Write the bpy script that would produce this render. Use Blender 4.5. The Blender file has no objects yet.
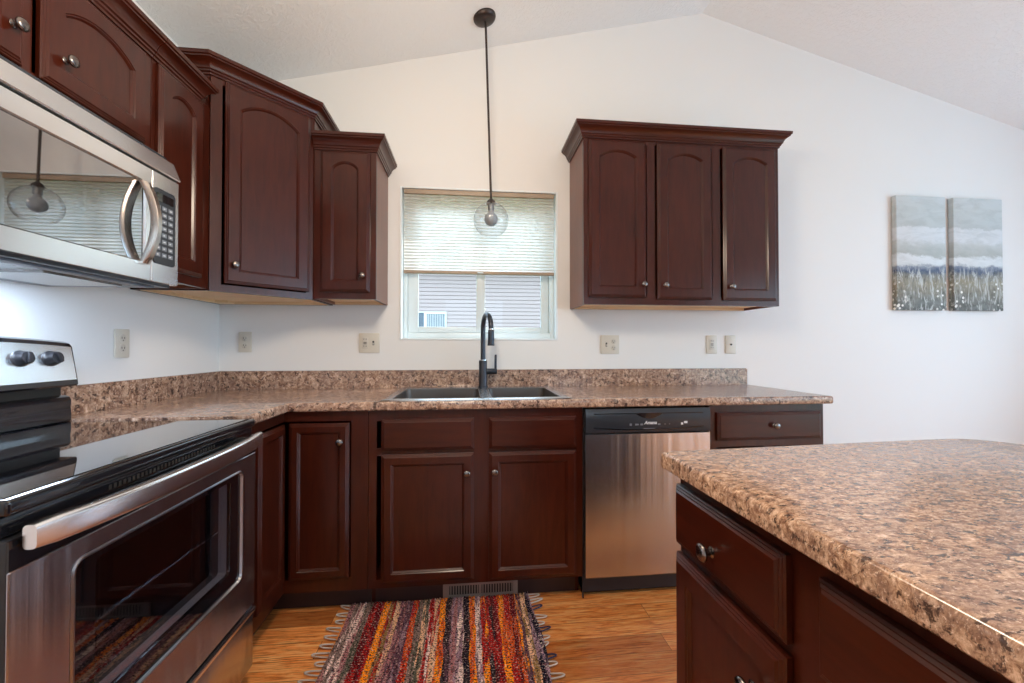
import bpy, bmesh, math, random
from mathutils import Vector, Matrix
PI = math.pi
random.seed(7)
SC = bpy.context.scene
COL = SC.collection

# ------------------------------------------------------------------ camera, world, big lights, exposure
cam_d = bpy.data.cameras.new('camera')
cam = bpy.data.objects.new('camera', cam_d); COL.objects.link(cam)
cam_d.sensor_width = 36.0
cam_d.lens = 410.18 * 36.0 / 1024.0
cam_d.clip_start = 0.02
cam.location = (1.3904, -2.4488, 1.1522)
cam.rotation_euler = (PI / 2 + 0.0126, 0, -0.1039)
SC.camera = cam

SC.view_settings.view_transform = 'Standard'
SC.view_settings.look = 'None'
SC.view_settings.gamma = 1.0
SC.view_settings.exposure = 0.18
SC.view_settings.use_curve_mapping = False
SC.cycles.use_denoising = True
SC.cycles.max_bounces = 10
SC.cycles.transparent_max_bounces = 16
SC.cycles.caustics_reflective = False
SC.cycles.caustics_refractive = False
SC.cycles.sample_clamp_indirect = 8.0

world = bpy.data.worlds.new('world'); SC.world = world
world.use_nodes = True
bg = world.node_tree.nodes['Background']
bg.inputs[0].default_value = (0.66, 0.85, 1.0, 1)
bg.inputs[1].default_value = 3.6


def area(name, loc, rot, sx, sy, power, color, spread=PI):
    l = bpy.data.lights.new(name, 'AREA'); l.shape = 'RECTANGLE'; l.size = sx; l.size_y = sy
    l.energy = power; l.color = color; l.spread = spread
    o = bpy.data.objects.new(name, l); COL.objects.link(o); o.location = loc; o.rotation_euler = rot
    return o


# daylight through the patio door and window (right wall) and the rear window; it comes in low and is thrown upwards by the bright ground
area('patio_daylight', (5.68, -4.2, 1.15), (0, PI / 2 + 0.45, 0), 1.9, 2.2, 14, (0.70, 0.84, 1.0))
area('dining_window_daylight', (5.68, -1.95, 1.25), (0, PI / 2 + 0.35, 0), 1.6, 1.8, 52, (0.44, 0.72, 1.0))
area('sink_window_daylight', (1.458, 0.55, 2.25), (-PI / 2 + 0.5, 0, 0), 1.0, 0.8, 2.5, (0.85, 0.95, 1.0))


sun_d = bpy.data.lights.new('sun', 'SUN'); sun_d.energy = 5.0; sun_d.angle = 0.012; sun_d.color = (1.0, 0.97, 0.92)
sun = bpy.data.objects.new('sun', sun_d); COL.objects.link(sun)
sun.rotation_euler = Vector((-0.55, -0.21, -0.50)).to_track_quat('-Z', 'Y').to_euler()


def fill_light(loc, power, color, r=0.12):
    l = bpy.data.lights.new('warm_fill', 'POINT'); l.energy = power; l.color = color; l.shadow_soft_size = r
    o = bpy.data.objects.new('warm_fill', l); COL.objects.link(o); o.location = loc
    return o


fill_light((1.3, -1.7, 2.05), 46, (1.0, 0.83, 0.64), 0.16)  # added warm fill in mid-air, with no lamp fixture behind it
area('range_wall_fill', (0.20, -1.3355, 1.335), (0, 0.25, 0), 0.14, 0.5, 6.5, (0.66, 0.80, 1.0))  # added cool fill brightening the left wall, not a lit hood lamp


# ------------------------------------------------------------------ materials
class NT:
    def __init__(s, name):
        s.m = bpy.data.materials.new(name); s.m.use_nodes = True
        s.t = s.m.node_tree; s.n = s.t.nodes; s.b = s.n['Principled BSDF']; s.out = s.n['Material Output']

    def add(s, typ, **kw):
        n = s.n.new(typ)
        for k, v in kw.items(): setattr(n, k, v)
        return n

    def link(s, a, b): s.t.links.new(a, b)

    def coords(s, scale=(1, 1, 1), rot=(0, 0, 0), loc=(0, 0, 0), src='Object'):
        tc = s.add('ShaderNodeTexCoord'); mp = s.add('ShaderNodeMapping')
        mp.inputs['Scale'].default_value = scale; mp.inputs['Rotation'].default_value = rot; mp.inputs['Location'].default_value = loc
        s.link(tc.outputs[src], mp.inputs[0]); return mp.outputs[0]

    def noise(s, vec, scale, detail=4, rough=0.55, dist=0.0):
        n = s.add('ShaderNodeTexNoise'); n.inputs['Scale'].default_value = scale; n.inputs['Detail'].default_value = detail
        n.inputs['Roughness'].default_value = rough; n.inputs['Distortion'].default_value = dist
        if vec is not None: s.link(vec, n.inputs['Vector'])
        return n.outputs['Fac']

    def ramp(s, fac, stops, interp='LINEAR'):
        r = s.add('ShaderNodeValToRGB'); r.color_ramp.interpolation = interp
        e = r.color_ramp.elements
        while len(e) < len(stops): e.new(0.5)
        for el, (p, c) in zip(e, stops):
            el.position = p; el.color = (c[0], c[1], c[2], 1) if not isinstance(c, (int, float)) else (c, c, c, 1)
        s.link(fac, r.inputs[0]); return r.outputs[0]

    def mix(s, fac, a, b, mode='MIX'):
        n = s.add('ShaderNodeMix', data_type='RGBA', blend_type=mode)
        for v, sock in ((fac, n.inputs[0]), (a, n.inputs[6]), (b, n.inputs[7])):
            if isinstance(v, (int, float)): sock.default_value = v
            elif isinstance(v, tuple): sock.default_value = (*v, 1) if len(v) == 3 else v
            else: s.link(v, sock)
        return n.outputs[2]

    def math(s, op, a, b=0.0, c=0.0):
        n = s.add('ShaderNodeMath', operation=op)
        for i, v in enumerate((a, b, c)):
            if isinstance(v, (int, float)): n.inputs[i].default_value = v
            else: s.link(v, n.inputs[i])
        return n.outputs[0]

    def sep(s, vec):
        n = s.add('ShaderNodeSeparateXYZ'); s.link(vec, n.inputs[0]); return n.outputs

    def bump(s, h, strength=0.2, dist=0.01):
        b = s.add('ShaderNodeBump'); b.inputs['Strength'].default_value = strength; b.inputs['Distance'].default_value = dist
        s.link(h, b.inputs['Height']); s.link(b.outputs[0], s.b.inputs['Normal'])

    def set(s, **kw):
        for k, v in kw.items():
            i = s.b.inputs[k.replace('_', ' ')]
            if isinstance(v, (int, float)): i.default_value = v
            elif isinstance(v, tuple): i.default_value = (*v, 1) if len(v) == 3 else v
            else: s.link(v, i)
        return s


def simple(name, color, rough=0.5, metal=0.0, coat=0.0, spec=0.5, var=0.06):
    t = NT(name)
    f = t.noise(t.coords(), 9, 3)
    lo = tuple(c * (1 - var) for c in color); hi = tuple(min(1, c * (1 + var)) for c in color)
    t.set(Base_Color=t.ramp(f, [(0.3, lo), (0.7, hi)]), Roughness=rough, Metallic=metal, Coat_Weight=coat, Specular_IOR_Level=spec)
    return t.m


def wood_mat(name, axis='z', base=(0.050, 0.0084, 0.0034), dark=(0.024, 0.0036, 0.0014), rough=0.30, coat=0.50):
    t = NT(name)
    sc = {'z': (9, 9, 1.2), 'x': (1.2, 9, 9)}[axis]
    v = t.coords(sc)
    g = t.noise(v, 5.0, 6, 0.62, 0.6)
    blot = t.noise(t.coords((1, 1, 1)), 3.2, 3, 0.5)
    c = t.ramp(g, [(0.30, dark), (0.62, base)])
    c = t.mix(t.ramp(blot, [(0.35, 0.0), (0.7, 0.45)]), c, tuple(min(1, x * 1.35) for x in base))
    t.set(Base_Color=c, Roughness=rough, Coat_Weight=coat, Coat_Roughness=0.20, Specular_IOR_Level=0.16)
    return t.m


def granite_mat(name, tint=(1, 1, 1), stretch=(1, 1, 1), rough=0.20):
    t = NT(name)
    v = t.coords(stretch)
    big = t.noise(v, 16, 4, 0.6, 0.5)
    mid = t.noise(v, 44, 6, 0.75, 0.7)
    fine = t.noise(v, 150, 5, 0.75, 0.4)
    dk = t.noise(v, 62, 4, 0.65, 0.5)
    k = lambda c: tuple(min(1, a * b) for a, b in zip(c, tint))
    base = t.ramp(mid, [(0.34, k((0.070, 0.042, 0.033))), (0.44, k((0.22, 0.130, 0.090))), (0.54, k((0.45, 0.315, 0.225))), (0.66, k((0.70, 0.57, 0.47)))])
    base = t.mix(t.ramp(big, [(0.40, 0.0), (0.60, 0.55)]), base, k((0.25, 0.175, 0.145)))
    base = t.mix(t.ramp(dk, [(0.38, 0.92), (0.45, 0.0)]), base, k((0.045, 0.030, 0.027)))
    base = t.mix(t.ramp(fine, [(0.36, 0.75), (0.44, 0.0)]), base, k((0.07, 0.045, 0.038)))
    base = t.mix(t.ramp(fine, [(0.56, 0.0), (0.64, 0.7)]), base, k((0.74, 0.63, 0.54)))
    t.set(Base_Color=base, Roughness=rough, Specular_IOR_Level=0.7)
    return t.m


def wall_mat(name, color, bump_scale=260, bump_s=0.06):
    t = NT(name)
    f = t.noise(t.coords(), 1.4, 2)
    t.set(Base_Color=t.ramp(f, [(0.3, tuple(c * 0.985 for c in color)), (0.7, color)]), Roughness=0.75, Specular_IOR_Level=0.25)
    t.bump(t.noise(t.coords(), bump_scale, 2), bump_s, 0.002)
    return t.m


def ceiling_mat():
    t = NT('knockdown_ceiling')
    v = t.coords()
    n1 = t.noise(v, 36, 5, 0.62, 0.9)
    h = t.ramp(n1, [(0.46, 0.0), (0.56, 1.0)])
    t.set(Base_Color=(0.88, 0.89, 0.90), Roughness=0.85, Specular_IOR_Level=0.2)
    t.bump(h, 0.38, 0.004)
    return t.m


def floor_mat():
    t = NT('oak_laminate')
    v = t.coords()
    br = t.add('ShaderNodeTexBrick'); br.offset = 0.37; br.offset_frequency = 2
    t.link(v, br.inputs['Vector'])
    br.inputs['Scale'].default_value = 1.0
    br.inputs['Brick Width'].default_value = 0.82; br.inputs['Row Height'].default_value = 0.095
    br.inputs['Mortar Size'].default_value = 0.0014; br.inputs['Mortar Smooth'].default_value = 0.3
    br.inputs['Color1'].default_value = (0.0, 0.0, 0.0, 1); br.inputs['Color2'].default_value = (1, 1, 1, 1)
    br.inputs['Mortar'].default_value = (0.5, 0.5, 0.5, 1); br.inputs['Bias'].default_value = 0.0
    sh = t.add('ShaderNodeVectorMath', operation='MULTIPLY_ADD'); t.link(br.outputs['Color'], sh.inputs[0]); sh.inputs[1].default_value = (9, 9, 9); t.link(t.coords((1.5, 16, 1)), sh.inputs[2])
    g = t.noise(sh.outputs[0], 3.6, 7, 0.68, 1.4)
    g2 = t.noise(t.coords((3, 70, 1)), 3.0, 4, 0.6, 0.2)
    c = t.ramp(g, [(0.30, (0.36, 0.090, 0.016)), (0.46, (0.86, 0.28, 0.066)), (0.66, (0.98, 0.53, 0.20))])
    c = t.mix(0.85, c, t.ramp(br.outputs['Color'], [(0.0, (0.40, 0.29, 0.21)), (0.5, (0.85, 0.80, 0.74)), (1.0, (1.22, 1.24, 1.26))]), 'MULTIPLY')
    c = t.mix(t.ramp(g2, [(0.36, 0.6), (0.48, 0.0)]), c, (0.16, 0.05, 0.014))
    c = t.mix(t.math('MULTIPLY', br.outputs['Fac'], 0.8), c, (0.07, 0.022, 0.008))
    t.set(Base_Color=c, Roughness=0.28, Coat_Weight=0.2, Coat_Roughness=0.15)
    return t.m


def steel_mat(name, color=(0.62, 0.61, 0.60), rough=0.26, grain=(1, 1, 260), wavy=False):
    t = NT(name)
    g = t.noise(t.coords(grain), 6, 3, 0.6)
    t.set(Base_Color=t.ramp(g, [(0.3, tuple(c * 0.965 for c in color)), (0.7, color)]), Metallic=1.0,
          Roughness=t.ramp(g, [(0.3, rough * 0.95), (0.7, rough * 1.05)]))
    if wavy:   # rolled sheet: a slight ripple across the width that draws reflections into upright streaks
        t.bump(t.math('ADD', t.noise(t.coords((11, 11, 0.15)), 1.0, 2, 0.5), t.math('MULTIPLY', t.noise(t.coords((60, 60, 0.3)), 1.0, 2, 0.5), 0.10)), 0.38, 0.012)
    return t.m


def thin_glass(name, tint=(1, 1, 1), edge=0.6, base=0.04, rim=1.0):
    t = NT(name)
    t.n.remove(t.b)
    tr = t.add('ShaderNodeBsdfTransparent'); tr.inputs[0].default_value = (*tint, 1)
    gl = t.add('ShaderNodeBsdfGlossy'); gl.inputs['Roughness'].default_value = 0.02
    lw = t.add('ShaderNodeLayerWeight'); lw.inputs[0].default_value = 0.5
    p = t.math('POWER', lw.outputs['Facing'], 3.0)
    if rim < 1: t.link(t.mix(t.math('POWER', lw.outputs['Facing'], 2.2), tint, (tint[0] * rim, tint[1] * rim, tint[2] * rim)), tr.inputs[0])
    f = t.math('ADD', t.math('MULTIPLY', p, edge), base)
    mx = t.add('ShaderNodeMixShader'); t.link(f, mx.inputs[0]); t.link(tr.outputs[0], mx.inputs[1]); t.link(gl.outputs[0], mx.inputs[2])
    t.link(mx.outputs[0], t.out.inputs[0])
    return t.m


def shade_mat():
    t = NT('cellular_shade_fabric'); t.n.remove(t.b)
    f = t.noise(t.coords((60, 60, 60)), 5, 3)
    c = t.ramp(f, [(0.3, (0.85, 0.83, 0.795)), (0.7, (0.86, 0.84, 0.805))])
    d = t.add('ShaderNodeBsdfDiffuse'); tl = t.add('ShaderNodeBsdfTranslucent')
    t.link(c, d.inputs[0]); t.link(c, tl.inputs[0])
    mx = t.add('ShaderNodeMixShader'); mx.inputs[0].default_value = 0.72
    t.link(d.outputs[0], mx.inputs[1]); t.link(tl.outputs[0], mx.inputs[2]); t.link(mx.outputs[0], t.out.inputs[0])
    return t.m


def rug_mat():
    t = NT('rag_rug_weave')
    P = dict(grey=(0.30, 0.24, 0.22), pink=(0.42, 0.24, 0.25), mar=(0.20, 0.012, 0.022), red=(0.42, 0.025, 0.022), yel=(0.75, 0.36, 0.02),
             cream=(0.66, 0.50, 0.36), pur=(0.17, 0.09, 0.13), grn=(0.15, 0.16, 0.12), ora=(0.58, 0.16, 0.03), wht=(0.68, 0.60, 0.56),
             nav=(0.012, 0.014, 0.040), oli=(0.34, 0.24, 0.10), lav=(0.36, 0.27, 0.32), dk=(0.05, 0.035, 0.045))
    seq = ['pink', 'grey', 'wht', 'grn', 'mar', 'red', 'yel', 'red', 'cream', 'pink', 'pur', 'red', 'grn', 'cream', 'red', 'cream', 'ora', 'pur', 'lav',
           'wht', 'nav', 'yel', 'lav', 'red', 'dk', 'mar', 'ora', 'red', 'ora', 'pur', 'oli', 'lav']
    seq2 = ['grey', 'wht', 'pink', 'grey', 'red', 'mar', 'yel', 'oli', 'pink', 'pur', 'lav', 'ora', 'grey', 'grn', 'wht', 'red', 'yel', 'dk', 'pink',
            'lav', 'dk', 'ora', 'wht', 'yel', 'red', 'red', 'yel', 'ora', 'mar', 'yel', 'cream', 'nav']
    v = t.coords()
    xyz = t.sep(v)
    wob = t.noise(t.coords((1, 1, 1)), 7, 2)
    x = t.math('ADD', t.math('MULTIPLY', xyz[0], 1 / 0.80), t.math('MULTIPLY', t.math('SUBTRACT', wob, 0.5), 0.035))
    x = t.math('ADD', x, 0.5)
    n = len(seq)
    a = t.ramp(x, [(i / n, P[k]) for i, k in enumerate(seq)], 'CONSTANT')
    b = t.ramp(x, [(i / n, P[k]) for i, k in enumerate(seq2)], 'CONSTANT')
    seg = t.noise(t.coords((42, 5, 1)), 1.0, 3, 0.6)
    c = t.mix(t.ramp(seg, [(0.47, 0.0), (0.53, 1.0)]), a, b)
    seg2 = t.noise(t.coords((95, 48, 1), loc=(3, 1, 0)), 1.0, 3, 0.65)
    c = t.mix(t.ramp(seg2, [(0.38, 0.8), (0.44, 0.0)]), c, t.ramp(t.noise(t.coords((60, 30, 1)), 1.0, 2), [(0.35, P['nav']), (0.45, P['mar']), (0.55, P['grn']), (0.65, P['pur'])], 'CONSTANT'))
    # pale and dark warp threads showing between the rags, in short crosswise dashes
    row = t.math('FRACT', t.math('MULTIPLY', xyz[1], 1 / 0.0125)); gap = t.ramp(row, [(0.0, 1.0), (0.22, 1.0), (0.32, 0.0), (0.88, 0.0), (1.0, 1.0)])
    sp = t.noise(t.coords((120, 210, 1)), 1.0, 3, 0.7)
    c = t.mix(t.math('MULTIPLY', gap, t.ramp(sp, [(0.46, 1.0), (0.58, 0.0)])), c, (0.018, 0.012, 0.016))
    c = t.mix(t.math('MULTIPLY', gap, t.ramp(sp, [(0.50, 0.0), (0.58, 0.8)])), c, (0.60, 0.50, 0.46))
    c = t.mix(t.ramp(sp, [(0.34, 0.8), (0.42, 0.0)]), c, (0.03, 0.018, 0.022))
    c = t.mix(0.75, c, c, 'MULTIPLY')
    c = t.mix(1.0, c, (1.8, 1.62, 1.60), 'MULTIPLY')
    t.set(Base_Color=c, Roughness=0.95, Specular_IOR_Level=0.1)
    return t.m


def canvas_mat(name, seed):
    # generic hazy landscape: grey sky bands, pale water, blue ridge, olive grass, white blossoms
    t = NT(name)
    v = t.coords(); xyz = t.sep(v); z = xyz[2]; x = xyz[0]
    off = (seed * 3.1, 0, seed * 1.7)
    wob = t.noise(t.coords((4, 4, 6), loc=off), 2.4, 6, 0.65)
    zz = t.math('ADD', t.math('MULTIPLY', z, 1 / 0.757), t.math('MULTIPLY', t.math('SUBTRACT', wob, 0.5), 0.15))
    c = t.ramp(zz, [(0.0, (0.085, 0.095, 0.09)), (0.10, (0.17, 0.175, 0.155)), (0.24, (0.29, 0.255, 0.175)), (0.31, (0.20, 0.20, 0.18)), (0.350, (0.06, 0.09, 0.17)), (0.385, (0.20, 0.23, 0.30)),
                    (0.41, (0.66, 0.68, 0.69)), (0.47, (0.70, 0.72, 0.73)), (0.49, (0.42, 0.44, 0.42)), (0.57, (0.52, 0.54, 0.53)), (0.62, (0.66, 0.68, 0.70)), (0.72, (0.68, 0.70, 0.72)),
                    (0.735, (0.52, 0.55, 0.55)), (0.85, (0.56, 0.60, 0.60)), (1.0, (0.60, 0.64, 0.65))])
    lower = t.ramp(t.math('MULTIPLY', z, 1 / 0.757), [(0.33, 1.0), (0.41, 0.0)])
    st = t.noise(t.coords((16, 16, 4), loc=off), 2.0, 5, 0.7, 1.5)
    c = t.mix(t.math('MULTIPLY', lower, t.ramp(st, [(0.50, 0.0), (0.62, 0.8)])), c, (0.60, 0.62, 0.60))
    c = t.mix(t.math('MULTIPLY', lower, t.ramp(st, [(0.34, 0.8), (0.44, 0.0)])), c, (0.07, 0.08, 0.075))
    sm = t.noise(t.coords((3, 3, 9), loc=off), 2.2, 5, 0.6, 0.8)
    c = t.mix(t.ramp(sm, [(0.35, 0.30), (0.55, 0.0)]), c, (0.33, 0.36, 0.35))
    vo = t.add('ShaderNodeTexVoronoi'); vo.inputs['Scale'].default_value = 36
    t.link(v, vo.inputs['Vector'])
    dots = t.ramp(vo.outputs['Distance'], [(0.28, 1.0), (0.36, 0.0)])
    side = t.ramp(t.math('ABSOLUTE', x), [(0.085, 0.0), (0.125, 1.0)])
    low2 = t.ramp(t.math('MULTIPLY', z, 1 / 0.757), [(0.22, 1.0), (0.30, 0.0)])
    cl = t.ramp(t.noise(t.coords((8, 8, 8), loc=off), 1.5, 2), [(0.40, 0.0), (0.5, 1.0)])
    c = t.mix(t.math('MULTIPLY', t.math('MULTIPLY', dots, side), t.math('MULTIPLY', low2, cl)), c, (0.85, 0.84, 0.80))
    t.set(Base_Color=c, Roughness=0.7)
    t.bump(t.noise(v, 500, 2), 0.15, 0.002)
    return t.m


M = dict(
    wood=wood_mat('cherry_wood'),
    wood_side_lit=wood_mat('cherry_side_lit', 'z', (0.150, 0.046, 0.026), (0.110, 0.032, 0.018), 0.32, 0.3),  # lighter copy of the wood: warm light on cabinet sides put into its colour
    wood_h=wood_mat('cherry_wood_horizontal', 'x'),
    birch=wood_mat('birch_panel', 'x', (0.80, 0.58, 0.36), (0.70, 0.47, 0.27), 0.5, 0.0),
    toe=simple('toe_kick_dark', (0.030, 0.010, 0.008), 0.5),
    granite=granite_mat('brown_granite_laminate', (1.12, 1.00, 0.93), (0.72, 0.72, 0.72), 0.17),
    granite_i=granite_mat('brown_granite_laminate_island', (1.28, 1.12, 0.98), (1.0, 1.7, 1.2)),
    wall=wall_mat('wall_paint', (0.83, 0.825, 0.815)),
    ceiling=ceiling_mat(),
    floor=floor_mat(),
    white=simple('white_vinyl', (0.74, 0.84, 0.87), 0.30, var=0.02),
    reveal=simple('white_reveal', (0.84, 0.90, 0.93), 0.5, var=0.02),
    shade=shade_mat(),
    rail=simple('shade_rail_beige', (0.42, 0.33, 0.25), 0.5),
    pane=thin_glass('window_pane', (0.97, 0.985, 1.0), 0.35, 0.012),
    globe=thin_glass('clear_globe_glass', (0.97, 0.975, 0.985), 0.6, 0.04, 0.72),
    steel=steel_mat('brushed_steel', (0.60, 0.58, 0.57), 0.24, (260, 260, 1)),
    steel_v=steel_mat('brushed_steel_panel', (0.62, 0.635, 0.675), 0.25, (1, 1, 260), wavy=True),
    steel_s=steel_mat('satin_steel', (0.95, 0.97, 1.0), 0.24, (1, 1, 120)),
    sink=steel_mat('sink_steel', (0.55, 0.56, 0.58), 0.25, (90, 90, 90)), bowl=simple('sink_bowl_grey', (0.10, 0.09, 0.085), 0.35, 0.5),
    chrome=simple('bright_trim', (0.80, 0.80, 0.82), 0.10, 1.0), trim=simple('oven_window_trim', (0.38, 0.39, 0.42), 0.30, 1.0),
    pewter=simple('dark_pewter', (0.20, 0.175, 0.165), 0.26, 1.0),
    bronze=simple('oiled_bronze', (0.055, 0.042, 0.038), 0.35, 0.6),
    faucet=simple('slate_black_metal', (0.045, 0.050, 0.062), 0.30, 0.7),
    black=simple('black_enamel', (0.010, 0.010, 0.013), 0.12, 0.0, 0.3),
    blackm=simple('black_plastic', (0.018, 0.018, 0.022), 0.35),
    glassk=simple('black_glass', (0.006, 0.006, 0.008), 0.03, 0.0, 1.0, 0.7),
    console=simple('charcoal_plastic', (0.030, 0.034, 0.042), 0.22),
    grey=simple('grey_keypad', (0.16, 0.18, 0.22), 0.35),
    legend=simple('pale_legend', (0.75, 0.77, 0.80), 0.5),
    plate=simple('ivory_plate', (0.66, 0.62, 0.54), 0.4, var=0.02),
    slot=simple('dark_slot', (0.03, 0.025, 0.02), 0.6),
    plate2=simple('ivory_insert', (0.60, 0.56, 0.49), 0.35, var=0.02),
    bulb=simple('frosted_bulb', (0.30, 0.33, 0.36), 0.45, var=0.02),
    socket=simple('grey_socket', (0.20, 0.21, 0.22), 0.4, 0.4),
    siding=simple('lavender_siding', (0.47, 0.37, 0.36), 0.7, var=0.02),
    darkglass=simple('far_window_glass', (0.10, 0.13, 0.17), 0.1),
    curtain=simple('far_window_curtain', (0.50, 0.52, 0.55), 0.7),
    ground=simple('lawn', (0.10, 0.15, 0.05), 0.95),
    grass_dry=simple('oven_cavity', (0.20, 0.19, 0.20), 0.30, 0.8),
    mwglass=simple('microwave_glass', (0.40, 0.40, 0.415), 0.02, 1.0),
    vent=simple('brown_register', (0.34, 0.28, 0.24), 0.4, 0.5),
    rug=rug_mat(), handle=steel_mat('bronzed_steel', (0.52, 0.47, 0.43), 0.25, (90, 90, 1)),
    fringe=simple('cream_fringe', (0.55, 0.45, 0.38), 0.9),
    fringe_n=simple('navy_fringe', (0.02, 0.022, 0.06), 0.9),
    canvas_a=canvas_mat('canvas_landscape_a', 1), canvas_b=canvas_mat('canvas_landscape_b', 2.3),
    shingle=simple('roof_shingle', (0.12, 0.11, 0.11), 0.9),
)
# clear oven glass
M['ovenglass'] = thin_glass('oven_window_glass', (0.72, 0.72, 0.76), 0.6, 0.07)
M['jamb'] = simple('oven_window_jamb', (0.62, 0.62, 0.66), 0.3)


# ------------------------------------------------------------------ mesh helpers
class MB:
    def __init__(s): s.bm = bmesh.new()

    def box(s, x0, x1, y0, y1, z0, z1, bev=0.0, seg=2):
        b = s.bm
        x0, x1 = sorted((x0, x1)); y0, y1 = sorted((y0, y1)); z0, z1 = sorted((z0, z1))
        v = [b.verts.new((x, y, z)) for z in (z0, z1) for y in (y0, y1) for x in (x0, x1)]
        fs = [b.faces.new([v[i] for i in q]) for q in ((0, 2, 3, 1), (4, 5, 7, 6), (0, 1, 5, 4), (2, 6, 7, 3), (0, 4, 6, 2), (1, 3, 7, 5))]
        if bev:
            es = list({e for f in fs for e in f.edges})
            bmesh.ops.bevel(b, geom=es, offset=bev, segments=seg, affect='EDGES', profile=0.5)
        return s

    def loops(s, L, cap0=True, cap1=True, closed=True, ring=False):
        b = s.bm
        V = [[b.verts.new(p) for p in l] for l in L]
        n = len(L[0])
        pairs = list(zip(V, V[1:])) + ([(V[-1], V[0])] if ring else [])
        for A, B in pairs:
            for i in range(n if closed else n - 1):
                j = (i + 1) % n
                b.faces.new((A[i], A[j], B[j], B[i]))
        if not ring:
            if cap0: b.faces.new(V[0][::-1])
            if cap1: b.faces.new(V[-1])
        return s

    def lathe(s, prof, c=(0, 0, 0), axis=(0, 0, 1), n=24, cap0=True, cap1=True):
        a = Vector(axis).normalized(); u = a.orthogonal().normalized(); w = a.cross(u); c = Vector(c)
        L = [[c + a * h + (u * math.cos(2 * PI * i / n) + w * math.sin(2 * PI * i / n)) * max(r, 1e-4) for i in range(n)] for r, h in prof]
        return s.loops(L, cap0, cap1)

    def tube(s, path, r, n=10, caps=True, flat=None):
        path = [Vector(p) for p in path]; m = len(path)
        rs = r if isinstance(r, (list, tuple)) else [r] * m
        t0 = (path[1] - path[0]).normalized(); u = t0.orthogonal().normalized(); L = []
        for i, p in enumerate(path):
            t = (path[min(i + 1, m - 1)] - path[max(i - 1, 0)]).normalized()
            u = (u - t * u.dot(t)).normalized(); w = t.cross(u)
            L.append([p + (u * math.cos(2 * PI * k / n) + w * math.sin(2 * PI * k / n)) * rs[i] for k in range(n)])
        return s.loops(L, caps, caps)

    def prism(s, poly, axis, a, b):
        def P(u, v, w):
            return {'x': (w, u, v), 'y': (u, w, v), 'z': (u, v, w)}[axis]
        return s.loops([[P(u, v, a) for u, v in poly], [P(u, v, b) for u, v in poly]])

    def xf(s, m): bmesh.ops.transform(s.bm, matrix=m, verts=s.bm.verts); return s

    def build(s, name, mat, parent=None, smooth=35, loc=None):
        b = s.bm
        bmesh.ops.recalc_face_normals(b, faces=b.faces)
        me = bpy.data.meshes.new(name); b.to_mesh(me); b.free()
        me.materials.append(mat if not isinstance(mat, str) else M[mat])
        if smooth:
            for p in me.polygons: p.use_smooth = True
            me.set_sharp_from_angle(angle=math.radians(smooth))
        o = bpy.data.objects.new(name, me); COL.objects.link(o)
        if parent: o.parent = parent
        if loc: o.location = loc
        return o


def tag(o, label, cat, group=None, kind=None):
    o['label'] = label; o['category'] = cat
    if group: o['group'] = group
    if kind: o['kind'] = kind
    return o


def thing(name, label, cat, loc=(0, 0, 0), rz=0.0, group=None):
    o = bpy.data.objects.new(name, None); o.empty_display_size = 0.05; COL.objects.link(o)
    o.location = loc; o.rotation_euler = (0, 0, rz)
    return tag(o, label, cat, group)


def structure(o, label=None, cat=None):
    o['kind'] = 'structure'
    if label: o['label'] = label
    if cat: o['category'] = cat
    return o


def offset_poly(P, d):
    # inward offset of a convex, counter-clockwise 2-D polygon
    n = len(P); out = []
    for i in range(n):
        a, b, c = Vector(P[i - 1]), Vector(P[i]), Vector(P[(i + 1) % n])
        e1 = (b - a); e2 = (c - b)
        if e1.length < 1e-7: e1 = e2
        if e2.length < 1e-7: e2 = e1
        e1.normalize(); e2.normalize()
        n1 = Vector((-e1.y, e1.x)); n2 = Vector((-e2.y, e2.x))
        k = n1 + n2; k /= max(0.3, 1 + n1.dot(n2))
        out.append(tuple(b + k * d))
    return out


def door_panel(mb, x0, x1, z0, z1, y, arch=0.0, rail=0.056, thick=0.019, flat=False):
    """five-piece cabinet door (or a flat slab front); back at y, front towards -y"""
    K = 14
    if flat:
        outer = [(x0, z0), (x1, z0), (x1, z1), (x0, z1)]
    else:
        ix0, ix1, iz0, iz1 = x0 + rail, x1 - rail, z0 + rail, z1 - rail
        zs = iz1 - arch
        inner = [(ix0, iz0), (ix1, iz0), (ix1, zs)]
        outer = [(x0, z0), (x1, z0), (x1, z1)]
        if arch:
            h = (ix1 - ix0) / 2; R = (h * h + arch * arch) / (2 * arch); cx = (ix0 + ix1) / 2; cz = iz1 - R
            for i in range(1, K):
                f = i / K; px = ix1 + (ix0 - ix1) * f
                inner.append((px, cz + math.sqrt(max(0, R * R - (px - cx) ** 2)))); outer.append((x1 + (x0 - x1) * f, z1))
        inner.append((ix0, zs)); outer.append((x0, z1))
    T = thick
    L = []
    def lay(poly, dy): L.append([(px, y - dy, pz) for px, pz in poly])
    lay(outer, 0); lay(outer, T * 0.52)
    lay(offset_poly(outer, 0.0030), T * 0.66); lay(offset_poly(outer, 0.0048), T * 0.66)
    lay(offset_poly(outer, 0.0080), T * 0.82); lay(offset_poly(outer, 0.0098), T * 0.82)
    lay(offset_poly(outer, 0.0135), T)
    if flat:
        mb.loops(L); return mb
    lay(offset_poly(inner, -0.002), T)
    lay(offset_poly(inner, 0.0010), T * 0.84); lay(offset_poly(inner, 0.0030), T * 0.84); lay(offset_poly(inner, 0.0085), T * 0.50)
    lay(offset_poly(inner, 0.0105), T * 0.50)
    mb.loops(L); return mb


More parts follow.
